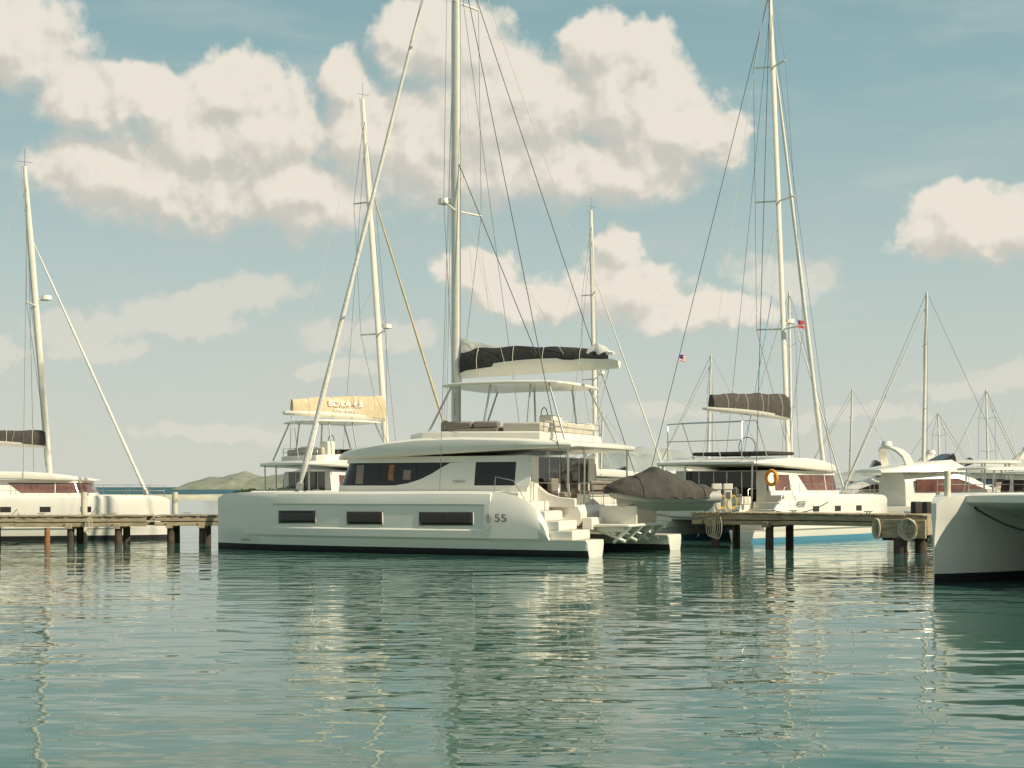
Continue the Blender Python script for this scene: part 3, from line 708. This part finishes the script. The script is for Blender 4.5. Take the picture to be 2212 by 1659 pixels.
# ---------------------------------------------------------------- world
sd=Vector((.865,-.50,0)).normalized(); EL=math.radians(37)
sund=Vector((sd.x*math.cos(EL),sd.y*math.cos(EL),math.sin(EL)))
sl=bpy.data.lights.new('sun','SUN'); sl.energy=5.0; sl.angle=math.radians(.5); sl.color=(1,.90,.70)
so=bpy.data.objects.new('sun',sl); so.rotation_euler=(-sund).to_track_quat('-Z','Y').to_euler(); link(so,None); so.location=(40,-20,40)
w=bpy.data.worlds.new('World'); scene.world=w; w.use_nodes=True; nt=w.node_tree; nt.nodes.clear()
def mk_helpers(nt):
    N=nt.nodes.new; Lk=nt.links.new
    def put(n,i,x):
        if isinstance(x,(int,float,tuple)): n.inputs[i].default_value=x
        else: Lk(x,n.inputs[i])
    def M(op,a,b=None,c=None):
        n=N('ShaderNodeMath'); n.operation=op
        for i,x in enumerate((a,b,c)):
            if x is not None: put(n,i,x)
        return n.outputs[0]
    def V(op,a,b=None,c=None):
        n=N('ShaderNodeVectorMath'); n.operation=op
        for i,x in enumerate((a,b,c)):
            if x is not None: put(n,i,x)
        return n.outputs['Value'] if op in('LENGTH','DOT_PRODUCT') else n.outputs[0]
    return N,Lk,M,V
strong=[(-10,90,160,95),(190,210,110,65),(320,215,110,65),
 (510,195,100,72),(570,280,130,105),(420,310,120,100),(250,370,150,85),(390,410,250,85),(640,420,200,80),
 (750,175,52,60),(790,280,110,110),(870,90,75,65),(970,100,120,90),(1060,220,140,120),(920,320,190,130),(1110,350,190,105),
 (1290,100,80,58),(1385,110,65,60),(1335,220,150,125),(1450,270,115,90),(1540,300,80,58),(1190,230,110,100),(1330,365,200,75),
 (2060,460,90,54),(2150,500,110,62),(2010,510,80,45),
 (1350,555,58,58),(1040,600,90,52),(1140,645,140,42),(1330,630,140,60),(1500,680,160,40)]
faint=[(570,630,80,38),(440,655,100,28),(380,695,140,36),(180,710,140,34),(200,755,120,22),(0,760,60,30),(800,725,120,38),(730,800,90,20),
 (440,938,170,20),(1430,890,90,24),(2060,840,80,24),(2180,815,80,32),(1710,600,110,44),(1850,900,160,20)]
def ctr(px,py,rx,ry):
    dx=px-CX; return math.atan(dx/F), math.atan((HY-py)/math.hypot(dx,F)), rx/F*1.10, ry/F*1.14
g=bpy.data.node_groups.new('cloud_field','ShaderNodeTree')
g.interface.new_socket('P',in_out='INPUT',socket_type='NodeSocketVector'); g.interface.new_socket('S',in_out='OUTPUT',socket_type='NodeSocketFloat'); g.interface.new_socket('W',in_out='OUTPUT',socket_type='NodeSocketFloat')
N,Lk,M,V=mk_helpers(g); gi=N('NodeGroupInput'); go=N('NodeGroupOutput')
for idx,lst in enumerate((strong,faint)):
    acc=None
    for bdef in lst:
        u,v_,ru,rv=ctr(*bdef)
        ln=V('LENGTH',V('MULTIPLY_ADD',gi.outputs[0],(1/ru,1/rv,0.),(-u/ru,-v_/rv,0.)))
        acc=ln if acc is None else M('SMOOTH_MIN',acc,ln,.3)
    Lk(M('SUBTRACT',1.0,acc),go.inputs[idx])
N,Lk,M,V=mk_helpers(nt)
tc=N('ShaderNodeTexCoord'); D=tc.outputs['Generated']
sx=N('ShaderNodeSeparateXYZ'); Lk(D,sx.inputs[0])
az=M('ARCTAN2',sx.outputs[0],sx.outputs[1]); el=M('ARCSINE',M('MAXIMUM',M('MINIMUM',sx.outputs[2],.9999),-.9999))
cb=N('ShaderNodeCombineXYZ'); Lk(az,cb.inputs[0]); Lk(el,cb.inputs[1]); P=cb.outputs[0]
def nz(vec,sc,det,ro=.55):
    n=N('ShaderNodeTexNoise'); n.inputs['Scale'].default_value=sc; n.inputs['Detail'].default_value=det; n.inputs['Roughness'].default_value=ro; Lk(vec,n.inputs['Vector']); return n
d1n=nz(D,24,2).outputs['Color']; off=V('MULTIPLY',V('SUBTRACT',d1n,(.5,.5,.5)),(.036,.028,0.))
Pd=V('ADD',P,off)
d2n=nz(D,85,2,.6).outputs['Color']; Pd=V('ADD',Pd,V('MULTIPLY',V('SUBTRACT',d2n,(.5,.5,.5)),(.014,.012,0.)))
def grp(vec):
    n=N('ShaderNodeGroup'); n.node_tree=g; Lk(vec,n.inputs[0]); return n
g1=grp(Pd); g2=grp(V('ADD',Pd,(.008,.020,0.)))
f1=nz(D,30,7,.6).outputs[0]; f2=nz(V('ADD',D,(.004,0.,.009)),30,3,.55).outputs[0]; f3=nz(D,30,3,.55).outputs[0]
def sm(x,a,b,t0=0.,t1=1.):
    n=N('ShaderNodeMapRange'); n.interpolation_type='SMOOTHSTEP'; Lk(x,n.inputs[0])
    for i,vv in zip((1,2,3,4),(a,b,t0,t1)):
        if isinstance(vv,(int,float)): n.inputs[i].default_value=vv
        else: Lk(vv,n.inputs[i])
    return n.outputs[0]
fb=M('SUBTRACT',f1,.5)
rel=M('SUBTRACT',g1.outputs[0],g2.outputs[0])
soft=sm(rel,-.35,.15,.62,.24)
mS=M('ADD',M('ADD',g1.outputs[0],.07),M('MULTIPLY',fb,1.0))
dS=sm(mS,-.10,soft)
mW=M('ADD',g1.outputs[1],M('MULTIPLY',fb,1.8)); dW=M('MULTIPLY',sm(mW,-.20,.40),.62)
wide=nz(V('MULTIPLY',D,(1.,1.,2.2)),3.2,5,.55).outputs[0]
outm=M('MAXIMUM',sm(M('ABSOLUTE',az),.42,.60),sm(el,.37,.5))
dG=M('MULTIPLY',M('MULTIPLY',sm(wide,.50,.64),outm),sm(el,.0,.12))
veil=M('MULTIPLY',sm(nz(V('MULTIPLY',D,(1.,1.,5.)),5.5,4,.6).outputs[0],.42,.75),.22)
dens=M('MAXIMUM',M('MAXIMUM',dS,dW),M('MAXIMUM',dG,veil))
dens=M('MULTIPLY',dens,.95)
lit=M('ADD',M('MULTIPLY',rel,1.0),M('MULTIPLY',M('SUBTRACT',f3,f2),2.8))
lit=sm(lit,-.45,.45)
lit=M('MAXIMUM',lit,M('MULTIPLY',dW,1.15))
def ramp(x,st):
    r=N('ShaderNodeValToRGB'); Lk(x,r.inputs[0]); e=r.color_ramp.elements
    e[0].position=st[0][0]; e[0].color=(*st[0][1],1); e[1].position=st[-1][0]; e[1].color=(*st[-1][1],1)
    for p_,c_ in st[1:-1]: q_=e.new(p_); q_.color=(*c_,1)
    return r.outputs[0]
def mix(fac,a,b,bt='MIX'):
    n=N('ShaderNodeMix'); n.data_type='RGBA'; n.blend_type=bt
    if isinstance(fac,(int,float)): n.inputs[0].default_value=fac
    else: Lk(fac,n.inputs[0])
    for i,x in ((6,a),(7,b)):
        if isinstance(x,tuple): n.inputs[i].default_value=x
        else: Lk(x,n.inputs[i])
    return n.outputs[2]
sky=N('ShaderNodeTexSky'); sky.sky_type='NISHITA'; sky.sun_disc=False; sky.sun_elevation=EL; sky.sun_rotation=math.radians(120); sky.dust_density=2.0
haze=ramp(M('MAXIMUM',el,0.),[(0.,(.68,.685,.60)),(.06,(.61,.65,.585)),(.15,(.48,.59,.555)),(.28,(.30,.465,.475)),(.40,(.215,.385,.42)),(1.,(.13,.26,.33))])
hz=N('ShaderNodeVectorMath'); hz.operation='SCALE'; Lk(haze,hz.inputs[0]); hz.inputs['Scale'].default_value=10
base=mix(.90,sky.outputs[0],hz.outputs[0])
ccol=mix(lit,(6.1,5.8,5.15,1),(8.5,7.85,6.75,1))
ccol=mix(sm(el,.0,.14,.30,0.),ccol,hz.outputs[0])
fin=mix(dens,base,ccol)
bgn=N('ShaderNodeBackground'); bgn.inputs['Strength'].default_value=.1; Lk(fin,bgn.inputs['Color'])
ow=N('ShaderNodeOutputWorld'); Lk(bgn.outputs[0],ow.inputs['Surface'])
# ---------------------------------------------------------------- camera
c=bpy.data.cameras.new('camera'); c.sensor_width=36; c.lens=F/2212*36; c.shift_y=222.5/2212; c.clip_start=.1; c.clip_end=40000
co=bpy.data.objects.new('camera',c); co.location=(0,0,CH); co.rotation_euler=(math.pi/2,0,0); link(co,None)
scene.camera=co
scene.view_settings.view_transform='Standard'; scene.view_settings.look='None'; scene.view_settings.exposure=0
